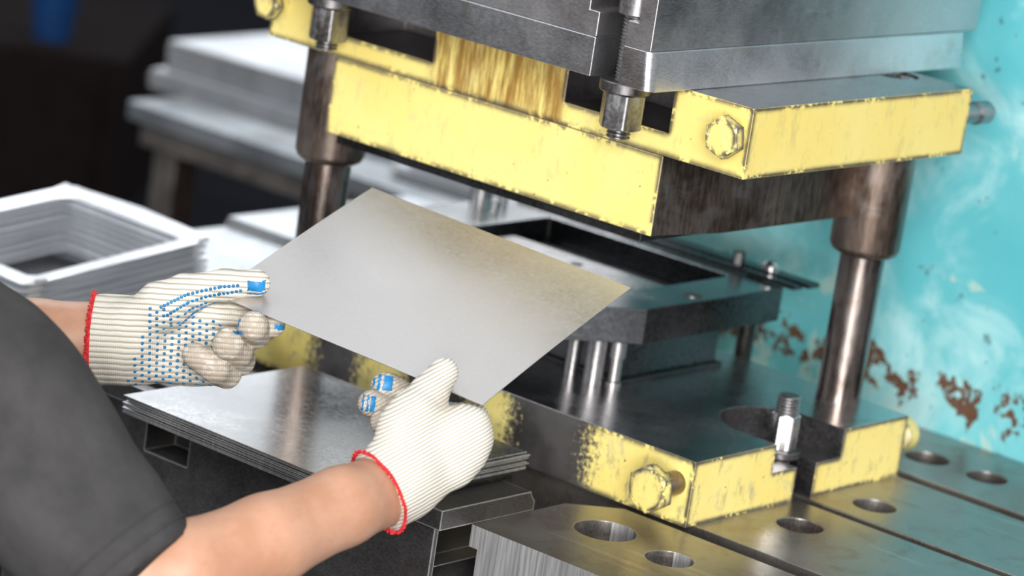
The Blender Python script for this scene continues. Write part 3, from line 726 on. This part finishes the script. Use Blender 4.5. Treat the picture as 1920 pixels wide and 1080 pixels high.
    for i in range(n):
        p, dr = ring[i]; nx = ring[(i + 1) % n][0]
        for q in range(3):
            b = p.lerp(nx, q / 3); l = rnd.uniform(.0022, .0052); w = rnd.uniform(-.6, .6)
            e = b + (dr * rnd.uniform(.4, 1.0) - ax * rnd.uniform(.2, .9) + dr.cross(ax) * w).normalized() * l
            bar(tr, [b - dr * .001, b.lerp(e, .6), e], .00085, 5)
    tm = to_mesh(tr, 'cuff_edging'); tm.transform(R.inverted()); tm.materials.append(M['red_yarn']); smooth(tm, 60)
    to = bpy.data.objects.new('cuff_edging', tm); COL.objects.link(to); to.parent = g; to['label'] = 'fuzzy red cuff edging'
    return g
HL['patches'] = lambda patch, H, ax, up, pn: (
    patch(H['thumb'][4][0], .0125, pn * .8 - up * .55, up, [(-.0022, .0075, .0085), (-.0065, -.0042, .0095)]),
    patch(H['index'][4][0], .0115, pn + ax * .9, up, [(-.003, .002, .006)]),
    patch(H['middle'][4][0], .0138, -ax * .9 + pn * .15, up, [(-.002, .006, .006), (-.009, -.006, .008)]),
    patch(H['pinky'][4][0], .013, -ax * .8 - pn * .5 + up * .3, up, [(-.004, .004, .006)]))
view = V3((-.763, -.6, .238))
HR['patches'] = lambda patch, H, ax, up, pn: (
    patch(H['middle'][4][0], .0132, view + V3((0, 0, .35)), V3((.64, -.75, 0)), [(-.0015, .0075, .0072), (-.0072, -.0040, .0085), (-.0115, -.0095, .004)]),
    patch(H['ring'][4][0], .0125, view, V3((.64, -.75, 0)), [(.0005, .0055, .0075), (-.0030, -.0010, .008), (-.0075, -.0055, .008)]),
    patch(H['index'][4][0], .012, view + V3((0, 0, .5)), V3((.64, -.75, 0)), [(-.004, .005, .008)]))
make_glove(HL, 1, 0); make_glove(HR, -1, 0)

# body: head, neck, torso, arms as one surface
rs, ls = V3(BODY['rs']), V3(BODY['ls'])
BX, BY = rs.x - .02, rs.y + .17
TOR = [((BX, BY, 1.035), .105), ((BX - .03, BY, .80), .150), ((BX - .04, BY, .56), .150)]
NECK = [((BX, BY, 1.08), .062), ((BX + .02, BY, 1.19), .056)]
HEAD = [((BX + .045, BY, 1.255), .082), ((BX + .025, BY, 1.31), .095)]
SHO = [(tuple(rs + V3((-.005, .06, -.01))), .072), (tuple(ls + V3((-.005, -.06, -.01))), .072)]
def body_fn(P):
    d = chain(P, [(p, r - .016) for p, r in TOR], .06); d = smin(d, chain(P, [(p, r - .008) for p, r in SHO], .02), .07); d = smin(d, chain(P, NECK, .02), .05); d = smin(d, chain(P, HEAD, .03), .03)
    d = smin(d, cap(P, (BX + .130, BY, 1.255), (BX + .135, BY, 1.285), .012, .008), .02)
    d = np.minimum(d, smin(cap(P, (BX + .035, BY - .09, 1.25), (BX + .03, BY - .093, 1.285), .012, .014), cap(P, (BX + .035, BY + .09, 1.25), (BX + .03, BY + .093, 1.285), .012, .014), .001))
    for H in (HL, HR): d = smin(d, chain(P, H['fore'], .012), .02)
    d = smin(d, cap(P, HL['fore'][-1][0], tuple(ls), .055, .066), .03)
    return d
vs, fs = surface_nets(body_fn, (BX - .22, -.03, .42), (-.36, BY + .36, 1.42), .0052)
bme = np_mesh('body', vs, fs)
body = obj('body', bme, M['skin'], person, ang=80); sm = body.modifiers.new('smooth', 'SMOOTH'); sm.iterations = 6; sm.factor = .5
def sleeve_cut(P, ch, at):
    a = np.array(ch[0][0], np.float32); b = np.array(ch[1][0], np.float32); n = (a - b) / np.linalg.norm(a - b)
    return n, (P - a) @ n - at
RS = HR['sleeve']; LS = [(HL['fore'][-1][0], .060), (tuple(ls), .072)]
def shirt_fn(P):
    d = chain(P, TOR, .06); d = smin(d, chain(P, SHO, .02), .07)
    d = np.maximum(d, P[:, 2] - 1.125 - .0 * P[:, 0])
    fold = .0035 * np.sin((P[:, 2] * .8 + P[:, 0] * .5 - P[:, 1] * .3) * 75 + 2.2 * np.sin(P[:, 1] * 14)) * np.clip((1.05 - P[:, 2]) * 4, 0, 1)
    for ch, seed in ((RS, 1), (LS, 2)):
        n, c = sleeve_cut(P, ch, .012); s = chain(P, ch, .03); s = np.maximum(s, c)
        d = smin(d, s, .03)
    return d - .008 + bumps(P, 34, .0042, 8) + bumps(P, 75, .0016, 9) + fold * .5
vs, fs = surface_nets(shirt_fn, (BX - .24, -.03, .42), (-.50, BY + .42, 1.16), .0052)
sh = obj('shirt', np_mesh('shirt', vs, fs), M['shirt'], person, ang=80); sm = sh.modifiers.new('smooth', 'SMOOTH'); sm.iterations = 4; sm.factor = .5
bv = BVHTree.FromPolygons([V3(v) for v in vs], fs.tolist())
a, b = V3(RS[0][0]), V3(RS[1][0]); n = (a - b).normalized(); B = basis(n)
for off, r, nm in ((-.006, .0016, 'hem_edge'), (-.022, .0011, 'hem_stitching')):
    path = []
    for i in range(73):
        t = 2 * math.pi * i / 72; dr = B @ V3((math.cos(t), math.sin(t), 0)); c = a + n * (.012 + off)
        hit = bv.ray_cast(c + dr * .12, -dr, .12)
        if hit[0] is not None: path.append(hit[0] + dr * .0002)
    if len(path) > 10: sub(nm, bar(newbm(), path, r, 8), M['shirt'], sh)
# hair, eyes, trousers and shoes (mostly out of frame)
def hair_fn(P):
    d = chain(P, [((BX + .02, BY, 1.312), .109), ((BX, BY, 1.29), .104)], .02); return np.maximum(d, np.maximum((P[:, 0] - BX - .095) * .8 - (P[:, 2] - 1.33) * .9, 1.235 - P[:, 2])) + bumps(P, 160, .003, 4)
vs, fs = surface_nets(hair_fn, (BX - .13, BY - .13, 1.2), (BX + .15, BY + .13, 1.43), .005)
M['hair'] = plain('dark_brown_hair', (.035, .022, .015), .6, sc=120)
obj('hair', np_mesh('hair', vs, fs), M['hair'], person, ang=80)
M['trousers'] = plain('dark_work_trousers', (.03, .032, .04), .9)
LEGS = [[((BX - .01, BY + s * .10, .52), .10), ((BX + .33, BY + s * .13, .50), .072), ((BX + .27, BY + s * .13, .10), .052)] for s in (-1, 1)]
def leg_fn(P):
    d = smin(chain(P, LEGS[0], .03), chain(P, LEGS[1], .03), .03); d = smin(d, chain(P, [((BX - .04, BY, .60), .155), ((BX - .04, BY, .52), .155)], .02), .05)
    return np.maximum(d, .08 - P[:, 2]) + bumps(P, 40, .004, 6)
vs, fs = surface_nets(leg_fn, (BX - .24, BY - .31, .05), (BX + .50, BY + .31, .80), .0075)
obj('trousers', np_mesh('trousers', vs, fs), M['trousers'], person, ang=80)
M['leather'] = plain('black_leather', (.02, .02, .02), .5)
for s in (-1, 1):
    y = BY + s * .13
    sf = lambda P, y=y: np.maximum(chain(P, [((BX + .25, y, .05), .045), ((BX + .35, y, .042), .046), ((BX + .42, y, .035), .036)], .02), .001 - P[:, 2])
    vs, fs = surface_nets(sf, (BX + .24, y - .07, -.02), (BX + .56, y + .07, .13), .006)
    obj('shoe', np_mesh('shoe', vs, fs), M['leather'], person, ang=60)
for o in list(SC.objects):
    if 'base' in o.keys(): del o['base']
